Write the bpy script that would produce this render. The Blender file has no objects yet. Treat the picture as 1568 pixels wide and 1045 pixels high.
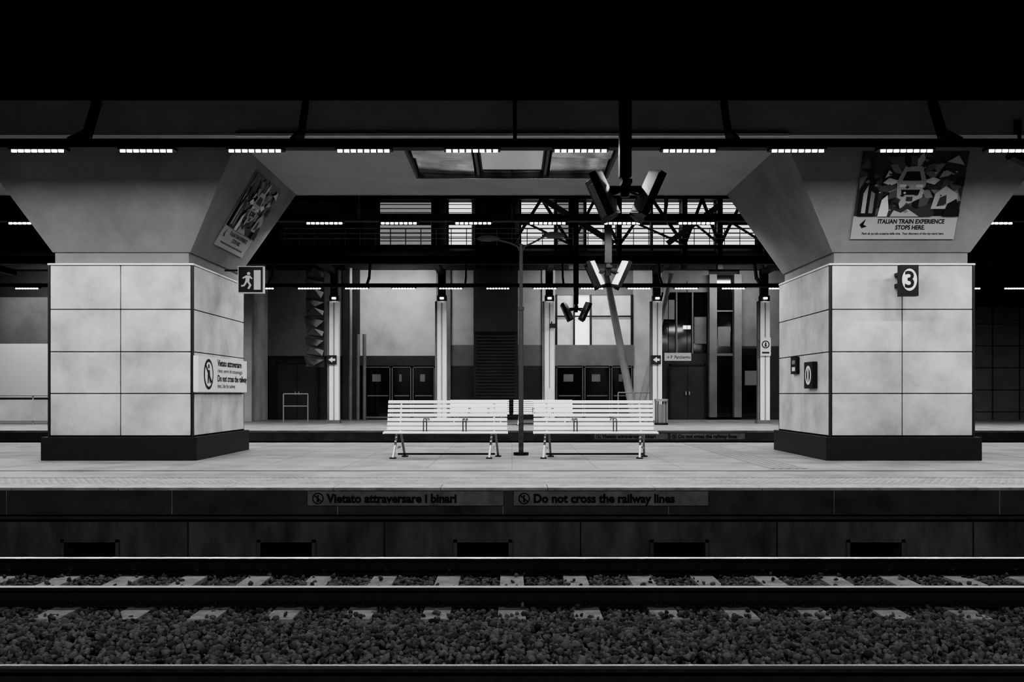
import bpy, bmesh, math, random
import numpy as np
from mathutils import Vector, Matrix
random.seed(7); rng=np.random.default_rng(7)
scene=bpy.context.scene

# ---------------------------------------------------------------- materials
def M(name,v,rough=.6,metal=0.,var=0.,scale=3.,stretch=(1,1,1),bump=0.,bscale=60.,emis=0.,island=0.,alpha=None,spec=.5):
    m=bpy.data.materials.new(name); m.use_nodes=True
    nt=m.node_tree; N=nt.nodes; L=nt.links; p=N['Principled BSDF']
    p.inputs['Base Color'].default_value=(v,v,v,1)
    p.inputs['Roughness'].default_value=rough; p.inputs['Metallic'].default_value=metal
    p.inputs['Specular IOR Level'].default_value=spec
    tc=N.new('ShaderNodeTexCoord'); mp=N.new('ShaderNodeMapping'); mp.inputs['Scale'].default_value=stretch
    L.new(tc.outputs['Object'],mp.inputs['Vector'])
    if var>0:
        n=N.new('ShaderNodeTexNoise'); n.inputs['Scale'].default_value=scale; n.inputs['Detail'].default_value=8; n.inputs['Roughness'].default_value=.62
        L.new(mp.outputs[0],n.inputs['Vector'])
        r=N.new('ShaderNodeMapRange'); r.inputs[1].default_value=.3; r.inputs[2].default_value=.7
        r.inputs[3].default_value=v*(1-var); r.inputs[4].default_value=v*(1+var)
        L.new(n.outputs['Fac'],r.inputs[0]); L.new(r.outputs[0],p.inputs['Base Color'])
    if island>0:
        g=N.new('ShaderNodeNewGeometry'); r=N.new('ShaderNodeMapRange')
        r.inputs[3].default_value=v*(1-island); r.inputs[4].default_value=v*(1+island)
        L.new(g.outputs['Random Per Island'],r.inputs[0]); L.new(r.outputs[0],p.inputs['Base Color'])
    if bump>0:
        n=N.new('ShaderNodeTexNoise'); n.inputs['Scale'].default_value=bscale; n.inputs['Detail'].default_value=5
        L.new(mp.outputs[0],n.inputs['Vector'])
        b=N.new('ShaderNodeBump'); b.inputs['Strength'].default_value=bump; b.inputs['Distance'].default_value=.02
        L.new(n.outputs['Fac'],b.inputs['Height']); L.new(b.outputs[0],p.inputs['Normal'])
    if emis>0:
        p.inputs['Emission Color'].default_value=(1,1,1,1); p.inputs['Emission Strength'].default_value=emis
    return m
tile=M('stone_tile',.50,.40,var=.32,scale=1.6,bump=.05)
conc=M('fair_concrete',.21,.8,var=.16,scale=1.6,bump=.15)
concL=M('concrete_ceiling',.36,.85,var=.08,scale=1.2,bump=.1)
plinthm=M('dark_granite',.014,.5,var=.25,scale=20)
black=M('black_paint',.006,.5)
dark=M('dark_steel',.010,.5,var=.3,scale=6)
void=M('unlit_roof_black',.002,1.,spec=.0)  # near-black colour stands in for the unlit void overhead
seam=M('joint',.02,.8)
seamf=M('paving_joint',.14,.8)
trim=M('corner_trim',.03,.4)
floorm=M('platform_paving',.23,.5,var=.4,scale=1.3,bump=.15,bscale=30)
coping=M('coping_stone',.36,.65,var=.35,scale=4,bump=.2)
tact=M('tactile_paving',.22,.6,var=.2,scale=8)
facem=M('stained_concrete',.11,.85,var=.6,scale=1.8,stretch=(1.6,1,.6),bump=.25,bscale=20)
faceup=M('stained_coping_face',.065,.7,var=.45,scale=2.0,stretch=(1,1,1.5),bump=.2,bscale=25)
signgrey=M('worn_sign_plate',.19,.6,var=.3,scale=6)
white=M('painted_lit_white',.8,.4); bench_w=M('bench_white_paint',.95,.35)  # first white carries painted light: wall band and speaker faces
signw=M('sign_white',.7,.4); signk=M('sign_black',.01,.4)
balm=M('ballast_stone',.07,.85,island=.85)
balb=M('ballast_bed',.015,.95,var=.5,scale=25,bump=1.,bscale=30)
sleep=M('sleeper_concrete',.19,.8,var=.4,scale=7,bump=.4)
railt=M('rail_head_steel',.55,.3,metal=1.)
railw=M('rail_web_rust',.012,.7,var=.4,scale=12)
colm=M('painted_column',.8,.4,var=.06,scale=4)
wallL=M('wall_light_panel',.36,.6,var=.25,scale=.7)
wallM=M('wall_mid_panel',.15,.6,var=.25,scale=1)
wallD=M('wall_dark',.03,.6,var=.3,scale=1.2)
glassd=M('dark_glass',.012,.08)
lit=M('lit_frosted_glass',.6,.4,var=.2,scale=2,emis=.95)
litdim=M('dim_frosted_glass',.4,.3,var=.4,scale=1.4,emis=.18)
steelp=M('brushed_metal_panel',.45,.2,metal=.85,var=.5,scale=2.2,bump=.3,bscale=4)
lampm=M('lamp_tube',1.,.4,emis=6.)
galv=M('galvanised_steel',.35,.4,metal=.6)
greys=[M('print_grey_%d'%i,v,.45) for i,v in enumerate((.012,.045,.10,.2,.34,.55))]

# ---------------------------------------------------------------- builder
class B:
    def __init__(s,name): s.name=name; s.bm=bmesh.new(); s.m=[]
    def mi(s,m):
        if m not in s.m: s.m.append(m)
        return s.m.index(m)
    def faces(s,vs,fs,m,smooth=False):
        v=[s.bm.verts.new(p) for p in vs]; k=s.mi(m); out=[]
        for f in fs:
            try: F=s.bm.faces.new([v[i] for i in f]); F.material_index=k; F.smooth=smooth; out.append(F)
            except ValueError: pass
        return out
    def hexa(s,p,m):
        s.faces(p,[(3,2,1,0),(4,5,6,7),(0,1,5,4),(1,2,6,5),(2,3,7,6),(3,0,4,7)],m)
    def box(s,x0,x1,y0,y1,z0,z1,m):
        s.hexa([(x0,y0,z0),(x1,y0,z0),(x1,y1,z0),(x0,y1,z0),(x0,y0,z1),(x1,y0,z1),(x1,y1,z1),(x0,y1,z1)],m)
    def obox(s,mat4,sx,sy,sz,m):
        q=[(-1,-1,-1),(1,-1,-1),(1,1,-1),(-1,1,-1),(-1,-1,1),(1,-1,1),(1,1,1),(-1,1,1)]
        s.hexa([tuple(mat4@Vector((a*sx/2,b*sy/2,c*sz/2))) for a,b,c in q],m)
    def beam(s,p0,p1,w,h,m):
        p0=Vector(p0);p1=Vector(p1);d=p1-p0
        M4=Matrix.Translation((p0+p1)/2)@d.to_track_quat('Z','X' if abs(d.x)<abs(d.z) or abs(d.y)>abs(d.x) else 'Y').to_matrix().to_4x4()
        s.obox(M4,w,h,d.length,m)
    def cyl(s,p0,p1,r,m,seg=14,r1=None):
        p0=Vector(p0);p1=Vector(p1);d=p1-p0; r1=r if r1 is None else r1
        q=d.to_track_quat('Z','Y').to_matrix(); vs=[];n=seg
        for (c,rr) in ((p0,r),(p1,r1)):
            for i in range(n):
                a=2*math.pi*i/n; vs.append(tuple(c+q@Vector((rr*math.cos(a),rr*math.sin(a),0))))
        s.faces(vs,[(i,(i+1)%n,n+(i+1)%n,n+i) for i in range(n)],m,True)
        s.faces(vs[:n],[tuple(range(n))[::-1]],m); s.faces(vs[n:],[tuple(range(n))],m)
    def path(s,pts,r,m,seg=8):
        for a,b in zip(pts[:-1],pts[1:]): s.cyl(a,b,r,m,seg)
    def prismx(s,prof,x0,x1,m,mats=None):
        n=len(prof); vs=[(x0,y,z) for y,z in prof]+[(x1,y,z) for y,z in prof]
        for i in range(n):
            j=(i+1)%n; s.faces([vs[i],vs[j],vs[n+j],vs[n+i]],[(0,1,2,3)],mats[i] if mats else m)
        s.faces(vs[:n],[tuple(range(n))[::-1]],m); s.faces(vs[n:],[tuple(range(n))],m)
    def poly(s,M4,pts,m,w=0.):
        s.faces([tuple(M4@Vector((a,b,w))) for a,b in pts],[tuple(range(len(pts)))],m)
    def disc(s,M4,cx,cy,r,m,w=0.,n=24,ry=None):
        ry=ry or r
        s.poly(M4,[(cx+r*math.cos(2*math.pi*i/n),cy+ry*math.sin(2*math.pi*i/n)) for i in range(n)],m,w)
    def text(s,M4,body,size,m,x=0,y=0,w=0.,align='LEFT',bold=0.,sx=1.):
        c=bpy.data.curves.new('t','FONT'); c.body=body; c.size=size; c.align_x=align; c.offset=bold; c.resolution_u=3
        o=bpy.data.objects.new('t',c); scene.collection.objects.link(o)
        bpy.context.view_layer.update()
        me=bpy.data.meshes.new_from_object(o.evaluated_get(bpy.context.evaluated_depsgraph_get()))
        bpy.data.objects.remove(o); me.materials.clear()
        k=s.mi(m); nf=len(s.bm.faces); T=M4@Matrix.Translation((x,y,w))@Matrix.Diagonal((sx,1,1,1))
        me.transform(T); s.bm.from_mesh(me); s.bm.faces.ensure_lookup_table()
        for f in s.bm.faces[nf:]: f.material_index=k
        bpy.data.meshes.remove(me)
    def done(s,bevel=0.,recalc=True,loc=None):
        if recalc: bmesh.ops.recalc_face_normals(s.bm,faces=s.bm.faces)
        me=bpy.data.meshes.new(s.name); s.bm.to_mesh(me); s.bm.free()
        for m in s.m: me.materials.append(m)
        o=bpy.data.objects.new(s.name,me); scene.collection.objects.link(o)
        if bevel:
            b=o.modifiers.new('bevel','BEVEL'); b.width=bevel; b.segments=2; b.limit_method='ANGLE'; b.angle_limit=.7
        if loc: o.location=loc
        return o
def frame(origin,u,v):
    u=Vector(u).normalized(); v=Vector(v).normalized(); w=u.cross(v)
    m=Matrix.Identity(4)
    for i in range(3): m[i][0]=u[i]; m[i][1]=v[i]; m[i][2]=w[i]; m[i][3]=origin[i]
    return m

XL=26.
RZ=-.617
# ---------------------------------------------------------------- tracks
def rail(b,yc):
    zt=RZ; h=.17
    prof=[(-.07,-h),(-.07,-h+.012),(-.01,-h+.035),(-.009,-.045),(-.036,-.038),(-.036,-.016),(-.032,-.009),(-.014,-.001),(.014,-.001),(.032,-.009),(.036,-.016),(.036,-.038),(.009,-.045),(.01,-h+.035),(.07,-h+.012),(.07,-h)]
    ms=[railw]*16
    for i in (6,7,8): ms[i]=railt
    b.prismx([(yc+a,zt+c) for a,c in prof],-XL,XL,railw,ms)
def track(name,yc,sp=.635,ph=0.):
    b=B(name); rail(b,yc-.75); rail(b,yc+.75); n=int(XL/sp)
    zt=RZ-.17
    for i in range(-n,n+1):
        x=i*sp+ph+random.uniform(-.012,.012); a=.145;c=.115
        b.hexa([(x-a,yc-1.3,zt-.2),(x+a,yc-1.3,zt-.2),(x+a,yc+1.3,zt-.2),(x-a,yc+1.3,zt-.2),(x-c,yc-1.27,zt),(x+c,yc-1.27,zt),(x+c,yc+1.27,zt),(x-c,yc+1.27,zt)],sleep)
        for ry in (-.75,.75):
            for sgn in (-1,1):
                b.box(x-.05,x+.05,yc+ry+sgn*.075-.02,yc+ry+sgn*.075+.045*sgn+.02,zt-.001,zt+.035,railw)
                b.cyl((x,yc+ry+sgn*.1,zt+.03),(x,yc+ry+sgn*.1,zt+.065),.018,railw,6)
    return b.done()
track('railway_track',9.25)
track('railway_track',5.27,ph=.2)
track('railway_track',22.8); track('railway_track',26.1)

b=B('ground_trackbed')
b.box(-XL,XL,3.4,11.3,-1.2,-.85,balb); b.box(-XL,XL,20.9,28.1,-1.2,-.82,balb)
b.done()

# ballast stones
phi=(1+5**.5)/2
ico=np.array([(-1,phi,0),(1,phi,0),(-1,-phi,0),(1,-phi,0),(0,-1,phi),(0,1,phi),(0,-1,-phi),(0,1,-phi),(phi,0,-1),(phi,0,1),(-phi,0,-1),(-phi,0,1)],float)/1.9
icf=np.array([(0,11,5),(0,5,1),(0,1,7),(0,7,10),(0,10,11),(1,5,9),(5,11,4),(11,10,2),(10,7,6),(7,1,8),(3,9,4),(3,4,2),(3,2,6),(3,6,8),(3,8,9),(4,9,5),(2,4,11),(6,2,10),(8,6,7),(9,8,1)])
n0=130000
Y=rng.uniform(3.7,10.95,n0); X=rng.uniform(-8.3,8.3,n0)
keep=np.abs(X)<.55*Y+1.3
Zp=np.full(n0,-.818)
for yc,ph in ((9.25,0.),(5.27,.2)):
    d=np.abs(Y-yc); xs=np.abs(((X-ph)/.635+.5)%1-.5)*.635
    on=(d<1.31)&(xs<.13)
    keep&=~(on&(rng.random(n0)>np.where(d>1.16,.16,.03)))
    Zp=np.where(on,-.778,Zp)
    for r in (-.75,.75): keep&=np.abs(Y-yc-r)>.095
six=(Y>6.62)&(Y<7.88)
Zp=np.where(six,-.80+.03*np.sin((Y-6.62)/1.26*math.pi)+.012*np.sin(X*2.1+Y),Zp)+rng.normal(0,.011,n0)
X=X[keep];Y=Y[keep];Zp=Zp[keep]; n=len(X)
sc=rng.uniform(.014,.030,(n,1,1))*rng.uniform(.6,1.35,(n,1,3))
V=ico[None]*(1+rng.uniform(-.35,.35,(n,12,1)))*sc
q=rng.normal(size=(n,4)); q/=np.linalg.norm(q,axis=1,keepdims=True); w,x,y,z=q.T
R=np.stack([1-2*(y*y+z*z),2*(x*y-z*w),2*(x*z+y*w),2*(x*y+z*w),1-2*(x*x+z*z),2*(y*z-x*w),2*(x*z-y*w),2*(y*z+x*w),1-2*(x*x+y*y)],1).reshape(n,3,3)
V=np.einsum('nij,nkj->nki',R,V)+np.stack([X,Y,Zp],1)[:,None,:]
F=(icf[None]+12*np.arange(n)[:,None,None]).reshape(-1)
me=bpy.data.meshes.new('ballast_gravel'); me.vertices.add(n*12); me.vertices.foreach_set('co',V.reshape(-1))
nf=n*20; me.loops.add(nf*3); me.loops.foreach_set('vertex_index',F.astype(np.int32)); me.polygons.add(nf)
me.polygons.foreach_set('loop_start',np.arange(0,nf*3,3,dtype=np.int32))
me.update(calc_edges=True); me.validate(); me.materials.append(balm)
scene.collection.objects.link(bpy.data.objects.new('ballast_gravel',me))

# ---------------------------------------------------------------- platforms
def sign_plate(name,x0,x1,z0,z1,y,text,scale=1.):
    b=B(name); b.box(x0,x1,y-.015,y+.01,z0,z1,signgrey)
    F=frame((x0,y-.017,z0),(1,0,0),(0,0,1)); h=z1-z0
    b.disc(F,h*.72,h*.5,h*.4,signk,.001); b.disc(F,h*.72,h*.5,h*.32,signgrey,.002)
    b.disc(F,h*.72,h*.68,h*.07,signk,.003,10); b.poly(F,[(h*.64,h*.25),(h*.8,h*.25),(h*.76,h*.6),(h*.66,h*.6)],signk,.003)
    b.poly(F,[(h*.40,h*.72),(h*.46,h*.78),(h*1.04,h*.28),(h*.98,h*.22)],signk,.004)
    b.text(F,text,h*.84,signk,x=h*1.35,y=h*.22,w=.002,bold=.005,sx=.96)
    return b.done(recalc=False)
b=B('floor_island_platform')
E0,E1=10.95,21.
b.box(-XL,XL,E0+.4,E1,-.3,0,floorm)
x=-XL
while x<XL:   # coping stones
    b.box(x+.004,min(x+1.2,XL)-.004,E0,E0+.4,-.3,.0,coping); x+=1.2
x=-XL
while x<XL:
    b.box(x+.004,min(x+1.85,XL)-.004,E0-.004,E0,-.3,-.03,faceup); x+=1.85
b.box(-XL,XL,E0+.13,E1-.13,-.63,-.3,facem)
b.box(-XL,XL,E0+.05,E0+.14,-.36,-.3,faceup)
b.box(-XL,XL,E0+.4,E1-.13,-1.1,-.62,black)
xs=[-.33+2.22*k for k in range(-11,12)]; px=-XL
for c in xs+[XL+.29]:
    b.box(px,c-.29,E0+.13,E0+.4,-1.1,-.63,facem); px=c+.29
for c in xs:
    b.box(c-.33,c-.29,E0+.11,E0+.14,-.9,-.6,facem); b.box(c+.29,c+.33,E0+.11,E0+.14,-.9,-.6,facem); b.box(c-.33,c+.33,E0+.11,E0+.14,-.63,-.6,facem)
    b.box(c+1.1,c+1.112,E0+.124,E0+.13,-1.0,-.36,seam)
n=int(2*12/.09)
for k in range(9):
    y0=E0+.5+k*.085
    vs=[];fs=[]
    for i in range(n):
        xx=-12+i*.09+(k%2)*.045; j=len(vs)
        vs+=[(xx-.025,y0-.025,.0),(xx+.025,y0-.025,.0),(xx+.025,y0+.025,.0),(xx-.025,y0+.025,.0),(xx-.014,y0-.014,.008),(xx+.014,y0-.014,.008),(xx+.014,y0+.014,.008),(xx-.014,y0+.014,.008)]
        fs+=[tuple(j+a for a in f) for f in ((4,5,6,7),(0,1,5,4),(1,2,6,5),(2,3,7,6),(3,0,4,7))]
    b.faces(vs,fs,coping)
b.box(-XL,XL,13.3,13.4,0,.002,seam)
b.box(-XL,XL,E0+1.28,E0+1.30,0,.002,seam)
b.box(3.6,4.15,13.7,20.5,0,.003,tact)
for k in range(5): b.box(3.63+k*.11,3.68+k*.11,13.7,20.5,.003,.008,tact)
for k in range(-20,21): b.box(k*1.2-.004,k*1.2+.004,13.7,20.5,0,.0012,seamf)
for yy in (14.9,16.1,17.3,18.5,19.7): b.box(-XL,XL,yy-.004,yy+.004,0,.0012,seamf)
b.box(-XL,XL,E1-.4,E1,0,.004,coping)
b.done()
zs0,zs1=1.05-(774-603)*.0073,1.05-(752-603)*.0073
sign_plate('platform_edge_sign',-2.28,-.10,zs0,zs1,E0-.005,'Vietato attraversare i binari')
sign_plate('platform_edge_sign',.02,2.19,zs0,zs1,E0-.005,'Do not cross the railway lines')
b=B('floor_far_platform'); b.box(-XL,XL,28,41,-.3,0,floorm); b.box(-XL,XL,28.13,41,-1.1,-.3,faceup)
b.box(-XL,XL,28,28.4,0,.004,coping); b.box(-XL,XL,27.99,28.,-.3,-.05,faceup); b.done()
sign_plate('platform_edge_sign',2.35,4.45,-.25,-.08,27.985,'Vietato attraversare i binari')
sign_plate('platform_edge_sign',4.52,6.65,-.25,-.08,27.985,'Do not cross the railway lines')
b=B('floor_near_platform'); b.box(-XL,XL,-6,3.4,-.3,0,floorm); b.box(-XL,XL,-6,3.27,-1.1,-.3,facem); b.done()

# ---------------------------------------------------------------- pillars
PY0,PY1=15.46,18.4
def pillar(cx):
    b=B('station_pillar'); x0,x1=cx-1.155,cx+1.155
    b.box(x0-.07,x1+.07,PY0-.07,PY1+.07,0,.37,plinthm)
    b.box(x0+.03,x1-.03,PY0+.03,PY1-.03,.37,3.05,seam)
    rows=[.385,1.055,1.715,2.385,3.08]; g=.007
    for i in range(4):
        z0,z1=rows[i]+g,rows[i+1]-g
        for (a,c) in ((x0+.045,cx),(cx,x1-.045)):
            b.box(a+g,c-g,PY0,PY0+.04,z0,z1,tile); b.box(a+g,c-g,PY1-.04,PY1,z0,z1,tile)
        ym=(PY0+PY1)/2
        for (a,c) in ((PY0+.045,ym),(ym,PY1-.045)):
            b.box(x0,x0+.04,a+g,c-g,z0,z1,tile); b.box(x1-.04,x1,a+g,c-g,z0,z1,tile)
    for X_ in (x0,x1-.045):
        for Y_ in (PY0,PY1-.045): b.box(X_+.004,X_+.041,Y_+.004,Y_+.041,.37,3.09,trim)
    b.box(x0,x1,PY0,PY1,3.085,3.115,colm)
    b.box(cx-1.06,cx+1.06,PY0+.06,PY1-.08,3.11,3.30,conc)
    t0,t1=cx-2.03,cx+2.03; y0,y1=14.8,18.85
    lo=[(cx-1.09,PY0+.04,3.29),(cx+1.09,PY0+.04,3.29),(cx+1.09,PY1-.06,3.29),(cx-1.09,PY1-.06,3.29)]
    hi=[(t0,y0,4.885),(t1,y0,4.885),(t1,y1,4.885),(t0,y1,4.885)]
    b.hexa(lo+hi,conc)
    return b.done(bevel=.006)
pillar(-6.18); pillar(6.16)

# posters
def poster(origin,u,v,W,H):
    F=frame(origin,u,v); b=B('advertising_poster')
    T=F@Matrix.Translation((W/2,H/2,-.0)); b.obox(T,W,H,.02,greys[4])
    w=.012; b.poly(F,[(.0,.27*H),(W,.27*H),(W,H),(.0,H)],greys[1],w)
    rr=random.Random(5)
    zz=w
    def P(pts,g):
        nonlocal zz
        zz+=.0003; b.poly(F,[(max(.0,min(W,a*W)),max(.27*H,min(H,(.27+.73*c)*H))) for a,c in pts],greys[g],zz)
    for i in range(60):
        a,c,s=rr.uniform(0,1),rr.uniform(0,1),rr.uniform(.05,.14); t=rr.uniform(0,6.3)
        P([(a+s*math.cos(t+k*2.1+rr.uniform(-.4,.4)),c+s*1.2*math.sin(t+k*2.1)) for k in range(3)],rr.choice((0,0,1,1,2,2,3)))
    P([(.03,0),(.03,.4),(.08,.62),(.11,.9),(.14,.62),(.2,.4),(.2,0)],0);P([(.06,.05),(.06,.36),(.1,.5),(.1,.05)],4);P([(.13,.05),(.13,.4),(.17,.36),(.17,.05)],3)
    for i in range(10):
        a=i*math.pi/5; P([(.5+.1*math.cos(a),.55+.16*math.sin(a)),(.5+.22*math.cos(a-.14),.55+.38*math.sin(a-.14)),(.5+.27*math.cos(a+.05),.55+.46*math.sin(a+.05)),(.5+.2*math.cos(a+.2),.55+.34*math.sin(a+.2))],(5,2,4,0,3)[i%5])
    P([(.38,.3),(.36,.55),(.42,.78),(.58,.78),(.64,.55),(.62,.3),(.5,.2)],4);P([(.41,.56),(.44,.7),(.56,.7),(.59,.56)],0)
    P([(.42,.34),(.58,.34),(.59,.42),(.41,.42)],0);P([(.39,.46),(.46,.46),(.45,.5),(.39,.5)],5);P([(.54,.46),(.61,.46),(.61,.5),(.55,.5)],5);P([(.47,.24),(.53,.24),(.53,.31),(.47,.31)],1)
    P([(.28,.0),(.3,.2),(.42,.12),(.5,.2),(.58,.12),(.72,.22),(.74,.0)],1);P([(.34,.0),(.37,.1),(.44,.06),(.5,.12),(.57,.05),(.62,.0)],4)
    P([(.72,.12),(.74,.36),(.83,.48),(.95,.36),(.98,.12)],4);P([(.77,.16),(.79,.3),(.85,.34),(.86,.18)],1);P([(.84,.0),(.87,.2),(.95,.28),(1,.1),(1,0)],0)
    P([(.22,.0),(.24,.26),(.29,.34),(.32,.1),(.31,.0)],5);P([(.24,.6),(.27,.72),(.32,.66)],5);P([(.75,.6),(.79,.74),(.9,.66)],4);P([(.8,.85),(.9,.95),(.97,.8)],4)
    for i in range(34):
        a,c,s=rr.uniform(.04,.96),rr.uniform(.05,.95),rr.uniform(.008,.026); P([(a-s,c),(a,c+s*1.3),(a+s,c),(a,c-s)],rr.choice((0,1,3,5)))
    b.text(F,'ITALIAN TRAIN EXPERIENCE',.096,signk,x=W*.56,y=H*.185,w=w,align='CENTER',bold=.003,sx=.85)
    b.text(F,'STOPS HERE.',.096,signk,x=W*.56,y=H*.115,w=w,align='CENTER',bold=.003,sx=.85)
    b.text(F,'Parti da qui alla scoperta della citta.  Your discovery of the city starts here.',.05,signk,x=W*.5,y=H*.055,w=w,align='CENTER',sx=.85,bold=.001)
    b.poly(F,[(.11,.17*H),(.2,.24*H),(.17,.17*H),(.23,.15*H),(.15,.13*H)],signk,w)
    return b.done(recalc=False)
s=Vector((0,14.8-15.5,4.885-3.29)).normalized()
o=Vector((5.315,15.5,3.29))+s*.22+Vector((0,-s.z,s.y))*.014
poster(o,(1,0,0),s,1.62,1.36)
s=Vector((.94,0,1.595)).normalized(); nn=Vector((s.z,0,-s.x))
o=Vector((-5.09,16.2,3.29))+s*.29+nn*.014
poster(o,(0,1,0),s,1.65,1.4)

# side sign on left pillar
b=B('no_crossing_sign'); b.box(-5.02,-4.94,15.43,18.25,1.08,1.655,signw)
F=frame((-4.938,15.43,1.08),(0,1,0),(0,0,1))
b.disc(F,.52,.29,.25,signk,.001,32); b.disc(F,.52,.29,.2,signw,.002,32)
b.disc(F,.52,.42,.04,signk,.003); b.poly(F,[(.45,.14),(.5,.14),(.53,.24),(.57,.14),(.61,.14),(.57,.36),(.47,.36)],signk,.003)
b.poly(F,[(.34,.42),(.37,.46),(.7,.16),(.67,.12)],signk,.004)
for t,sz,yy in (('Vietato attraversare',.155,.44),('i binari, servirsi del sottopassaggio',.095,.33),('Do not cross the railway',.155,.18),('lines. Use the subway',.105,.07)):
    b.text(F,t,sz,signk,x=1.0,y=yy,w=.002,bold=.004 if sz>.12 else 0,sx=1.15)
b.done(recalc=False)
# exit sign
b=B('emergency_exit_sign'); x0,x1,y,z0,z1=-4.76,-4.31,17.0,2.80,3.27
b.box(x0,x1,y,y+.1,z0,z1,signw); F=frame((x0,y-.002,z0),(1,0,0),(0,0,1))
b.poly(F,[(.015,.015),(.435,.015),(.435,.455),(.015,.455)],signk,0); b.poly(F,[(.28,.06),(.40,.06),(.40,.40),(.28,.40)],signw,.001)
b.disc(F,.19,.34,.028,signw,.001); b.poly(F,[(.13,.2),(.2,.19),(.215,.3),(.15,.31)],signw,.001)
b.poly(F,[(.2,.27),(.25,.24),(.255,.26),(.21,.31)],signw,.002);b.poly(F,[(.15,.31),(.08,.27),(.09,.25),(.15,.27)],signw,.002)
b.poly(F,[(.13,.2),(.17,.2),(.12,.12),(.06,.11),(.06,.14),(.1,.145)],signw,.002);b.poly(F,[(.16,.2),(.2,.2),(.24,.14),(.2,.07),(.17,.08),(.2,.14)],signw,.002)
b.beam((-5.0,17.05,3.2),(-4.7,17.05,3.2),.03,.03,dark); b.done(recalc=False)
# number 3 sign
b=B('platform_number_sign'); b.box(5.98,6.26,15.08,15.2,2.56,3.04,black); b.box(6.03,6.21,15.2,15.45,2.72,2.78,dark)
b.box(6.03,6.21,15.2,15.45,2.9,2.95,dark)
F=frame((5.98,15.078,2.56),(1,0,0),(0,0,1)); b.disc(F,.14,.25,.115,signw,0,28,.17); b.text(F,'3',.36,signk,x=.14,y=.13,w=.002,align='CENTER',bold=.008)
b.done(recalc=False)
b=B('wall_clock_sign'); b.box(4.92,5.0,16.05,16.5,1.14,1.58,black); F=frame((4.918,16.5,1.14),(0,-1,0),(0,0,1))
b.disc(F,.225,.22,.16,signw); b.disc(F,.225,.22,.11,signk,.001); b.poly(F,[(.19,.12),(.26,.12),(.26,.32),(.19,.32)],signw,.002); b.done(recalc=False)
b=B('help_call_box'); b.box(4.95,5.0,17.05,17.4,1.4,1.70,black); F=frame((4.948,17.4,1.4),(0,-1,0),(0,0,1))
b.poly(F,[(.08,.05),(.27,.05),(.27,.12),(.08,.12)],signw);b.poly(F,[(.08,.17),(.27,.17),(.27,.24),(.08,.24)],greys[3]); b.done(recalc=False)

# ---------------------------------------------------------------- canopy
CZ=4.885; CY0,CY1=14.2,18.9; SX,SY0,SY1=1.7,14.75,17.45
b=B('ceiling_canopy')
b.box(-XL,-SX,CY0,CY1,CZ,CZ+.25,concL); b.box(SX,XL,CY0,CY1,CZ,CZ+.25,concL)
b.box(-SX,SX,CY0,SY0,CZ,CZ+.25,concL); b.box(-SX,SX,SY1,CY1,CZ,CZ+.25,concL)
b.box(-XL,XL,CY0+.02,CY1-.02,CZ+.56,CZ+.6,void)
fas=M('canopy_fascia',.46,.7,var=.15,scale=1.5)
b.box(-XL,XL,CY0-.02,CY0-.001,4.80,5.30,fas); b.box(-XL,XL,CY0-.06,CY0+.08,5.30,5.38,dark)
b.box(-XL,XL,CY1-.03,CY1+.02,CZ,5.30,fas); b.box(-XL,XL,CY1-.08,CY1+.06,5.30,5.38,dark)
b.box(-4.0,4.0,CY0-.05,CY0-.02,4.78,4.82,colm)
b.done()
b=B('skylight_window')
b.box(-SX,SX,SY0,SY1,CZ+.34,CZ+.38,steelp)
for X_ in (-SX,SX-.03): b.box(X_,X_+.03,SY0,SY1,CZ+.02,CZ+.34,wallM)
b.box(-SX,SX,SY1-.03,SY1,CZ+.0,CZ+.34,steelp)
for X_ in (-.62,.56,): b.box(X_,X_+.05,SY0,SY1-.03,CZ+.06,CZ+.34,wallM)
pane=M('skylight_pane',.6,.3,emis=.05)
b.box(-.5,.5,15.3,16.75,CZ-.0,CZ+.03,pane)
for yy in (15.3,16.75): b.box(-.53,.53,yy-.02,yy+.02,CZ-.01,CZ+.06,dark)
for X_ in (-.53,.5): b.box(X_,X_+.03,15.3,16.75,CZ-.01,CZ+.06,dark)
for (a,c,e,f) in ((-1.64,-.66,15.0,16.3),(-1.64,-.66,16.36,17.4),(.66,1.64,15.0,16.3),(.66,1.64,16.36,17.4),(-.5,-.02,16.85,17.4),(.02,.5,16.85,17.4)):
    T=Matrix.Translation(((a+c)/2,(e+f)/2,CZ+.12))@Matrix.Rotation(random.uniform(-.06,-.01),4,'X')@Matrix.Rotation(random.uniform(-.04,.04),4,'Y'); b.obox(T,c-a,f-e,.02,steelp)
b.done()

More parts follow.
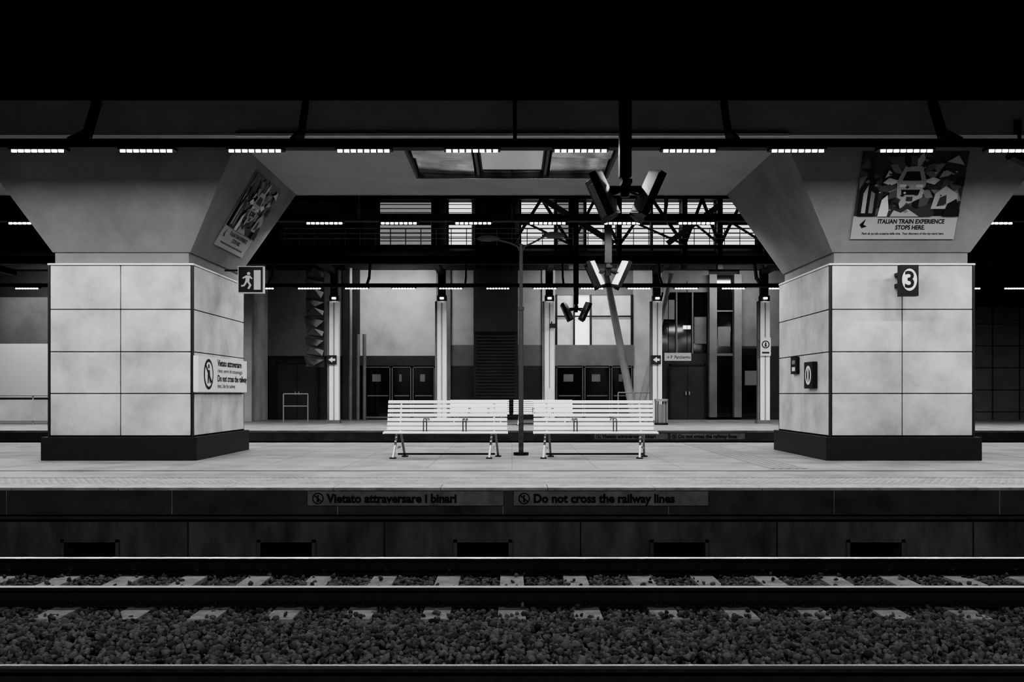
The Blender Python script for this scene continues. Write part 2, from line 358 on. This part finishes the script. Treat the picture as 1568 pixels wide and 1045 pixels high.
# ---------------------------------------------------------------- strip lights
lamps=[]
def strip(yc,zb,ph,brx,yf,sgn,E,name='strip_light',pitch=1.46,xl=15,spread=180,emi=True):
    b=B(name); ll=.72
    b.box(-XL,XL,yc-.03,yc+.16,zb+.07,zb+.17,dark)
    b.box(-XL,XL,yc-.07,yc-.03,zb+.15,zb+.175,dark)
    n=int(XL/pitch)
    for k in range(-n,n+1):
        x=ph+k*pitch
        b.box(x-ll/2-.02,x+ll/2+.02,yc-.06,yc+.1,zb+.035,zb+.075,black)
        for j in range(8):
            xa=x-ll/2+j*ll/8+.015; b.box(xa,xa+ll/8-.03,yc-.05,yc-.02,zb+.002,zb+.036,lampm)
        if abs(x)<xl:
            L=bpy.data.lights.new('strip_lamp','AREA'); L.shape='RECTANGLE'; L.size=ll; L.size_y=.07; L.energy=E; L.spread=math.radians(spread)
            o=bpy.data.objects.new('strip_lamp',L); o.location=(x,yc+.04,zb+.03); scene.collection.objects.link(o); lamps.append(o)
    for x in brx:
        ym=yf+(yc-yf)*.38
        b.beam((x,yf,5.30),(x,ym,4.70),.19,.05,black)
        b.beam((x,ym,4.72),(x,yc,zb+.15),.12,.05,black)
    o=b.done()
    for l in lamps: l.parent=o
    lamps.clear()
E=46
strip(13.2,4.30,-.537,[3*k+.04 for k in range(-8,9)],14.10,1,E)
strip(19.25,4.38,-.76,[3*k for k in range(-8,9)],18.98,-1,E*.9)
strip(30.4,4.3,-.44,[-1.45+3.05*k for k in range(-8,9)],31.15,1,E*1.3,xl=20)
strip(1.2,4.3,0,[3*k for k in range(-6,7)],.3,-1,E*1.25,xl=12)  # unseen strip added over the near platform to light the foreground

# ---------------------------------------------------------------- benches
def bench_mesh(loc,rot=0.,sz=1.):
    b=B('platform_bench'); W=2.0; h=W/2
    def slat(y,z,a,w=.053,t=.022):
        Mx=Matrix.Translation((0,y,z))@Matrix.Rotation(a,4,'X'); b.obox(Mx,W,w,t,bench_w)
    for i in range(6): slat(-.28+i*.078,.435-.004*i+(0 if i else -.012),-.05 if i else .5)
    for i in range(7):
        z=.475+i*.073; y=.16+.028*i; slat(y,z,math.radians(70))
    for x in (-h+.22,h-.22):
        b.beam((x,-.24,.41),(x,.17,.405),.04,.035,galv); b.beam((x,.15,.40),(x,.36,.93),.04,.03,galv)
        b.beam((x-.03,-.05,.40),(x-.07,-.27,.0),.035,.035,galv); b.beam((x+.03,.0,.40),(x+.07,.25,.0),.035,.035,galv)
        b.box(x-.12,x-.02,-.33,-.2,0,.02,dark); b.box(x+.02,x+.12,.18,.31,0,.02,dark)
        b.beam((x-.0,-.2,.17),(x,.16,.17),.03,.02,galv)
    b.beam((-h+.2,0,.06),(h-.2,0,.06),.03,.03,dark)
    for x in (-.33,.31):
        for dx in (-.025,.025):
            b.path([(x+dx,-.27,.44),(x+dx,-.27,.60),(x+dx,-.22,.64),(x+dx,.1,.65),(x+dx,.2,.62)],.012,lpm,8)
        b.cyl((x-.025,-.27,.60),(x+.025,-.27,.60),.012,lpm,8)
    for x in (-h,h): b.box(x-.012,x+.012,-.3,.16,.40,.43,bench_w)
    o=b.done(bevel=.004); o.location=loc; o.rotation_euler=(0,0,rot); o.scale=(1,1,sz); return o
lpm=M('grey_post_paint',.07,.45)
bench_mesh((-1.08,16.15,0)); bench_mesh((1.36,16.15,0)); bench_mesh((-1.1,33.,0),sz=.9); bench_mesh((1.05,33.,0),sz=.9)

# ---------------------------------------------------------------- lamp post
b=B('street_lamp'); X_,Y_=.155,16.78
b.cyl((X_,Y_,0),(X_,Y_,.05),.13,dark); b.cyl((X_,Y_,.05),(X_,Y_,2.5),.042,lpm); b.cyl((X_,Y_,2.5),(X_,Y_,3.62),.03,lpm)
b.cyl((X_,Y_,2.48),(X_,Y_,2.54),.052,lpm)
for sg,ze in ((-1,3.72),(1,3.78)):
    b.path([(X_,Y_,3.45),(X_+sg*.06,Y_,3.58),(X_+sg*.2,Y_,3.64),(X_+sg*.4,Y_,ze-.03)],.016,lpm)
    vs=[];c0=X_+sg*.56
    for zz,rr in ((ze-.05,.12),(ze-.02,.2),(ze+.02,.17),(ze+.045,.08)):
        for i in range(16): vs.append((c0+rr*math.cos(i*math.pi/8),Y_+rr*.5*math.sin(i*math.pi/8),zz))
    fs=[(16*k+i,16*k+(i+1)%16,16*k+16+(i+1)%16,16*k+16+i) for k in range(3) for i in range(16)]+[tuple(range(16))[::-1],tuple(range(48,64))]
    b.faces(vs,fs,lpm)
b.done()

# ---------------------------------------------------------------- hanging loudspeakers
def speaker(x,y,z,top,face):
    b=B('hanging_loudspeaker'); b.box(x-.075,x+.075,y-.075,y+.075,z+.25,top,black)
    b.box(x-.2,x+.2,y-.03,y+.03,z+.08,z+.14,dark); b.cyl((x,y,z+.0),(x,y,z+.27),.06,dark)
    b.box(x-.06,x+.06,y-.25,y+.25,z+.13,z+.18,dark)
    for sg in (-1,1):
        for yy,tw in ((-.15,.45),(.18,-.45)):
            T=Matrix.Translation((x+sg*.27,y+yy,z+.02))@Matrix.Rotation(sg*math.radians(24),4,'Y')@Matrix.Rotation(sg*tw,4,'Z')
            b.obox(T,.09,.30,.58,black)
            b.obox(T@Matrix.Translation((sg*-.048,0,0)),.008,.26,.53,face)
            b.obox(T@Matrix.Translation((sg*.048,0,0)),.008,.2,.45,greys[1])
            b.beam((x,y,z+.1),tuple(T@Vector((0,0,0))),.03,.03,dark)
    b.done(bevel=.006)
speaker(1.42,12.3,3.52,9.5,greys[3]); speaker(2.0,20.4,3.52,9.5,white); speaker(1.96,30.0,3.55,9.5,greys[3])  # face tones put lit and dimmer speakers into the colour
# cctv
b=B('security_camera'); b.box(7.26,7.34,14.1,14.179,4.8,5.0,dark); b.beam((7.3,14.12,4.9),(7.3,14.05,4.45),.04,.04,dark); b.obox(Matrix.Translation((7.2,13.9,4.4))@Matrix.Rotation(.4,4,'Z')@Matrix.Rotation(.25,4,'Y'),.34,.13,.12,dark)
b.cyl((7.05,13.84,4.41),(7.0,13.82,4.4),.045,glassd); b.obox(Matrix.Translation((7.3,13.95,4.5)),.2,.1,.05,greys[3]); b.done(bevel=.005)

# ---------------------------------------------------------------- roof
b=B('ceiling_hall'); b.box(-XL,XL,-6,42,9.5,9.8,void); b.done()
b=B('wall_near'); b.box(-XL,XL,-6.3,-6,-1,9.5,wallD); b.done()

# ---------------------------------------------------------------- far building
WY=40.
b=B('wall_far')
def P(x0,x1,z0,z1,m,d=0.,t=.3): b.box(x0,x1,WY-d,WY+t,z0,z1,m)
b.box(-XL,XL,WY+.3,WY+.6,0,9.5,wallD)
P(-26,-13,.9,3.1,white); P(-26,-13,3.1,5.0,wallM); P(-26,-13,0,.9,wallD)  # white band paints the lit zone of the grey wall as colour
P(-13,-10.9,0,6,wallM); b.box(-10.9,-9.97,37.5,WY,0,6.3,wallL)
P(-9.97,-6.9,2.6,6.1,wallM); P(-9.97,-6.9,0,2.6,wallD,-.1)
P(-6.9,-6.19,0,6.1,wallD,.1)
P(-6.19,-3.09,2.6,6.1,wallL,.1); P(-6.19,-3.09,2.2,2.6,wallD,.15)
P(-3.09,-2.5,0,6.1,wallM,.1); P(-2.5,-1.55,3.05,6.1,wallL,0);P(-2.5,-1.55,2.2,3.05,wallM);P(-2.5,-1.55,0,2.2,wallD)
P(-1.55,.24,3.55,6.3,wallD,.6); P(-1.55,.24,0,3.55,wallD,.45)
for k in range(26): b.box(-1.45,.14,WY-.52,WY-.45,.1+k*.13,.16+k*.13,wallD)
P(.24,1.23,3.05,6.1,wallL); P(.24,1.23,2.2,3.05,wallM); P(.24,1.23,0,2.2,wallD)
P(1.23,1.76,0,6.1,wallL,.1)
P(1.76,4.95,5.1,6.1,wallM); P(1.76,4.95,2.2,3.05,wallM,.1)
P(1.8,2.5,3.05,5.1,litdim,-.1);P(2.56,3.17,3.05,5.1,lit,-.2);P(3.25,4.85,3.05,5.1,litdim,-.1)
for xx in (1.78,2.5,3.18,4.85): P(xx,xx+.07,3.05,5.1,dark,.1)
P(1.76,4.95,4.2,4.25,dark,.05)
P(4.95,6.1,0,6.1,wallL)
P(6.1,8.03,5.2,6.1,wallM);P(6.1,8.03,2.7,5.2,glassd,-.1);P(6.1,8.03,0,2.7,wallD)
for x in (6.7,7.35): P(x,x+.05,2.7,5.2,wallM,.02)
P(6.15,6.65,4.1,4.9,wallM,-.05); P(7.0,7.3,3.7,3.85,lit,-.05); P(7.45,7.95,3.1,4.2,wallM,-.05)
P(8.0,8.3,.1,5.9,wallM,.35); P(9.0,9.3,.1,5.9,wallM,.35)
P(8.3,9.0,.1,5.9,glassd,.0); P(8.3,9.0,2.6,2.7,wallM,.1); P(8.3,9.0,4.4,4.46,wallM,.1); P(8.4,8.9,3.0,3.8,wallM,.02)
P(9.3,12.6,0,3.0,wallD,-.05); P(9.3,12.6,3,6.1,wallM,-.05); P(9.35,10.2,.1,2.9,glassd,0); P(9.5,10.0,1.4,2.0,wallM,.02)
P(12.6,26,0,4.6,wallM);
for k in range(12): P(13+k*1.1,13.04+k*1.1,0,4.6,seam,.01)
for k in range(5): P(12.6,26,.9*k+.3,.9*k+.33,seam,.01)
P(-XL,XL,6.1,6.85,wallD,.3); P(-XL,XL,6.45,6.55,wallM,.34)
P(-XL,XL,8.9,9.5,wallD,.3)
P(-9.5,-6.9,6.85,8.9,wallM); P(-6.1,-3.3,7.1,8.7,wallM,.05); P(-13,-9.5,6.85,8.9,wallD)
b.done()
b=B('window_upper_gallery')
for x0,x1,m in ((-5.4,-3.3,litdim),(-2.6,-1.65,lit),(.35,1.7,lit),(1.8,2.9,litdim),(3.0,4.2,lit),(4.3,5.6,lit),(5.7,6.8,lit),(6.9,8.2,lit),(8.3,9.9,lit)):
    b.box(x0,x1,WY-.1,WY,7.0,8.85,m)
    for k in range(11): b.box(x0,x1,WY-.16,WY-.1,7.1+k*.165,7.125+k*.165,wallM)
    b.box(x0-.05,x0+.03,WY-.2,WY-.08,6.9,8.9,dark)
    b.box(x0,x1,WY-.2,WY-.08,7.95,8.05,dark)
b.done()
b=B('steel_truss')
for x in (-6.7,-1.35,.0,2.35,4.25,6.85,8.25,10.1): b.box(x-.1,x+.1,38.8,39.1,6.0,9.4,dark)
for z in (6.9,8.15,8.85): b.box(-13,11,38.85,39.05,z-.06,z+.06,dark)
for x0,x1 in ((.0,2.35),(2.35,4.25),(4.25,6.85),(6.85,8.25),(8.25,10.1)):
    b.beam((x0,38.9,6.95),((x0+x1)/2,38.9,8.8),.12,.10,dark); b.beam((x1,38.9,6.95),((x0+x1)/2,38.9,8.8),.12,.10,dark)
    b.beam((x0,38.75,8.1),(x1,38.75,6.95),.08,.08,wallM)
b.beam((1.2,38.4,8.7),(4.0,38.4,6.95),.12,.22,wallM); b.beam((6.1,38.4,6.95),(8.2,38.4,8.5),.12,.22,wallM)
for z in (7.2,7.4,7.6): b.cyl((-9,38.7,z),(11,38.7,z),.02,galv,6)
for k in range(34): b.cyl((-9+k*.6,38.7,6.9),(-9+k*.6,38.7,7.6),.018,galv,6)
b.done()
b=B('window_shopfront')
for x0,x1 in ((-6.0,-4.95),(-4.9,-4.1),(-4.05,-3.15),(1.8,2.9),(2.95,4.0),(4.05,4.9)):
    b.box(x0,x1,WY-.05,WY+.05,.1,2.15,glassd)
    for xx in (x0,x1-.04): b.box(xx,xx+.04,WY-.12,WY-.04,.05,2.2,wallM)
    b.box(x0,x1,WY-.12,WY-.04,2.12,2.16,wallM); b.box(x0,x1,WY-.12,WY-.04,.05,.13,wallM)
    b.box(x0+.3,x1-.4,WY-.06,WY-.049,1.55,1.85,wallM); b.box(x0+.1,x1-.1,WY-.06,WY-.049,.95,1.0,wallM)
b.done()
def door(x0,x1,h):
    b=B('door_service'); b.box(x0,x1,WY-.08,WY-.01,0,h,wallD); m=(x0+x1)/2
    b.box(m-.01,m+.01,WY-.09,WY-.08,0,h,black)
    for xx in (x0,x1-.06): b.box(xx,xx+.06,WY-.11,WY-.07,0,h+.06,dark)
    b.box(x0,x1,WY-.11,WY-.07,h,h+.06,dark); b.box(m+.05,m+.09,WY-.14,WY-.08,1.0,1.15,galv); b.box(m-.09,m-.05,WY-.14,WY-.08,1.0,1.15,galv)
    b.done()
door(-9.6,-7.9,2.3); door(6.4,7.9,2.2)
# white columns
for i in range(0,5):
    x=-6.36+3.83*i
    b=B('white_column'); b.box(x-.13,x+.2,34.8,35.1,0,4.35,colm); b.box(x-.21,x-.15,34.85,35.05,0,4.35,wallM); b.box(x+.02,x+.05,34.78,34.8,.1,4.3,greys[3])
    b.box(x-.25,x+.24,34.75,35.15,0,.12,wallM)
    b.box(x-.13,x+.2,34.8,35.1,4.35,4.55,black); b.box(x-.03,x+.1,34.74,35.1,4.42,4.48,lampm)
    b.box(x-.1,x+.16,34.85,35.1,4.55,5.5,dark)
    if i in (0,3):
        b.box(x-.2,x+.14,34.68,34.74,2.1,2.42,black); F=frame((x-.2,34.678,2.1),(1,0,0),(0,0,1)); b.poly(F,[(.06,.16),(.2,.06),(.2,.26)],signw); b.poly(F,[(.2,.12),(.3,.12),(.3,.2),(.2,.2)],signw)
    if i==4:
        b.box(x-.16,x+.2,34.68,34.74,2.4,3.05,signw); F=frame((x-.16,34.678,2.4),(1,0,0),(0,0,1)); b.disc(F,.18,.4,.14,signk); b.disc(F,.18,.4,.1,signw,.001); b.poly(F,[(.14,.32),(.22,.32),(.2,.48),(.16,.48)],signk,.002); b.poly(F,[(.05,.08),(.31,.08),(.31,.14),(.05,.14)],signk)
    if i==2:
        b.beam((x+.1,34.7,3.6),(x+.1,34.5,3.5),.04,.04,dark); b.obox(Matrix.Translation((x+.12,34.5,3.45)),.2,.25,.14,dark); b.box(x-.02,x+.12,34.72,34.8,.7,1.25,signw)
    b.done(recalc=True)
b=B('canopy_beam_far'); b.box(-XL,XL,31.2,31.45,5.2,5.45,dark)
for i in range(-3,6):
    x=-6.36+3.83*i; b.box(x-.1,x+.1,31.3,35.1,5.3,5.5,dark)
b.done()
b=B('inclined_column'); b.cyl((3.55,37,5.6),(4.65,37,0),.13,wallL,16,.16); b.cyl((6.0,37,5.6),(4.75,37,0),.10,wallL,16,.14); b.cyl((4.7,37,0),(4.7,37,.12),.3,wallM); b.done()
# draped folded banner
b=B('folded_banner'); x0,x1=-7.95,-7.25
zz=5.9; k=0
while zz>2.2:
    dz=random.uniform(.32,.5)
    a0=x0+random.uniform(-.06,.06)+(0 if k%2 else .28); a1=x1+random.uniform(-.06,.06)-(.28 if k%2 else 0)
    b.faces([(a0,37.6,zz),(x1,37.75,zz-dz*.4),(a1,37.45,zz-dz),(x0,37.8,zz-dz*.75)],[(0,1,2),(0,2,3)],wallM if k%2 else greys[3])
    b.faces([(x0,37.85,zz-dz*.2),(x1,37.8,zz-dz*.1),(x1,37.85,zz-dz*1.15),(x0,37.85,zz-dz*1.1)],[(0,1,2,3)],greys[2])
    zz-=dz; k+=1
b.done()
b=B('handrail'); 
for x in (-8.4,-7.5): b.cyl((x,36,0),(x,36,1.05),.025,galv,8)
b.cyl((-8.4,36,1.05),(-7.5,36,1.05),.025,galv,8); b.cyl((-8.4,36,.6),(-7.5,36,.6),.02,galv,8); b.done()
b=B('handrail')
for x in (3.9,4.5,5.1): b.cyl((x,36,0),(x,36,1.1),.025,galv,8)
b.cyl((3.9,36,1.1),(5.1,36,1.1),.025,galv,8); b.cyl((3.9,36,.6),(5.1,36,.6),.02,galv,8); b.done()
b=B('downpipe')
for x in (-6.35,-6.05,-5.8): b.cyl((x,38.5,0),(x,38.5,3.4 if x>-6.3 else 6),.07,wallM,10)
b.done()
b=B('parking_direction_sign'); b.box(5.75,6.75,36.9,36.98,2.3,2.6,signw); F=frame((5.75,36.898,2.3),(1,0,0),(0,0,1)); b.text(F,'→ P  Parcheggio',.17,signk,x=.06,y=.08,w=0,bold=.003,sx=.8)
for x in (5.9,6.6): b.cyl((x,36.94,2.6),(x,36.94,5.3),.012,dark,6)
b.done(recalc=False)
b=B('litter_bin'); c=(5.06,33.2)
for a in range(10):
    t=a*math.pi/5; b.cyl((c[0]+.21*math.cos(t),c[1]+.21*math.sin(t),.05),(c[0]+.21*math.cos(t),c[1]+.21*math.sin(t),.85),.016,galv,6)
b.cyl((c[0],c[1],.0),(c[0],c[1],.07),.23,dark,20); b.cyl((c[0],c[1],.8),(c[0],c[1],.88),.235,galv,20); b.cyl((c[0],c[1],.07),(c[0],c[1],.7),.17,greys[3],20); b.done()
b=B('platform_barrier'); b.box(-22,-12.5,33.9,34,.12,.85,wallL); b.cyl((-22,33.9,1.0),(-12.5,33.9,1.0),.03,galv,8)
for k in range(8): b.cyl((-21.8+k*1.3,33.95,0),(-21.8+k*1.3,33.95,1.0),.03,galv,8)
b.done()
for x in (-19,-4.6,3.2,9):
    L=bpy.data.lights.new('concourse_fill','AREA'); L.shape='RECTANGLE'; L.size=2.5; L.size_y=.2; L.energy=120  # added fill light without a fixture, brightens the far background
    o=bpy.data.objects.new('concourse_fill',L); o.location=(x,37.5,5.9); o.rotation_euler=(math.radians(25),0,0); scene.collection.objects.link(o)

# ---------------------------------------------------------------- world, camera
w=bpy.data.worlds.new('night'); scene.world=w; w.use_nodes=True; w.node_tree.nodes['Background'].inputs[0].default_value=(0,0,0,1)
cam=bpy.data.cameras.new('camera'); co=bpy.data.objects.new('camera',cam); scene.collection.objects.link(co)
co.location=(0,0,1.05); co.rotation_euler=(math.pi/2,0,0); cam.sensor_width=36; cam.lens=34.44; cam.shift_y=.0517; cam.clip_end=200
scene.camera=co
scene.view_settings.view_transform='AgX'
try: scene.view_settings.look='AgX - High Contrast'
except Exception: pass
scene.view_settings.exposure=.1
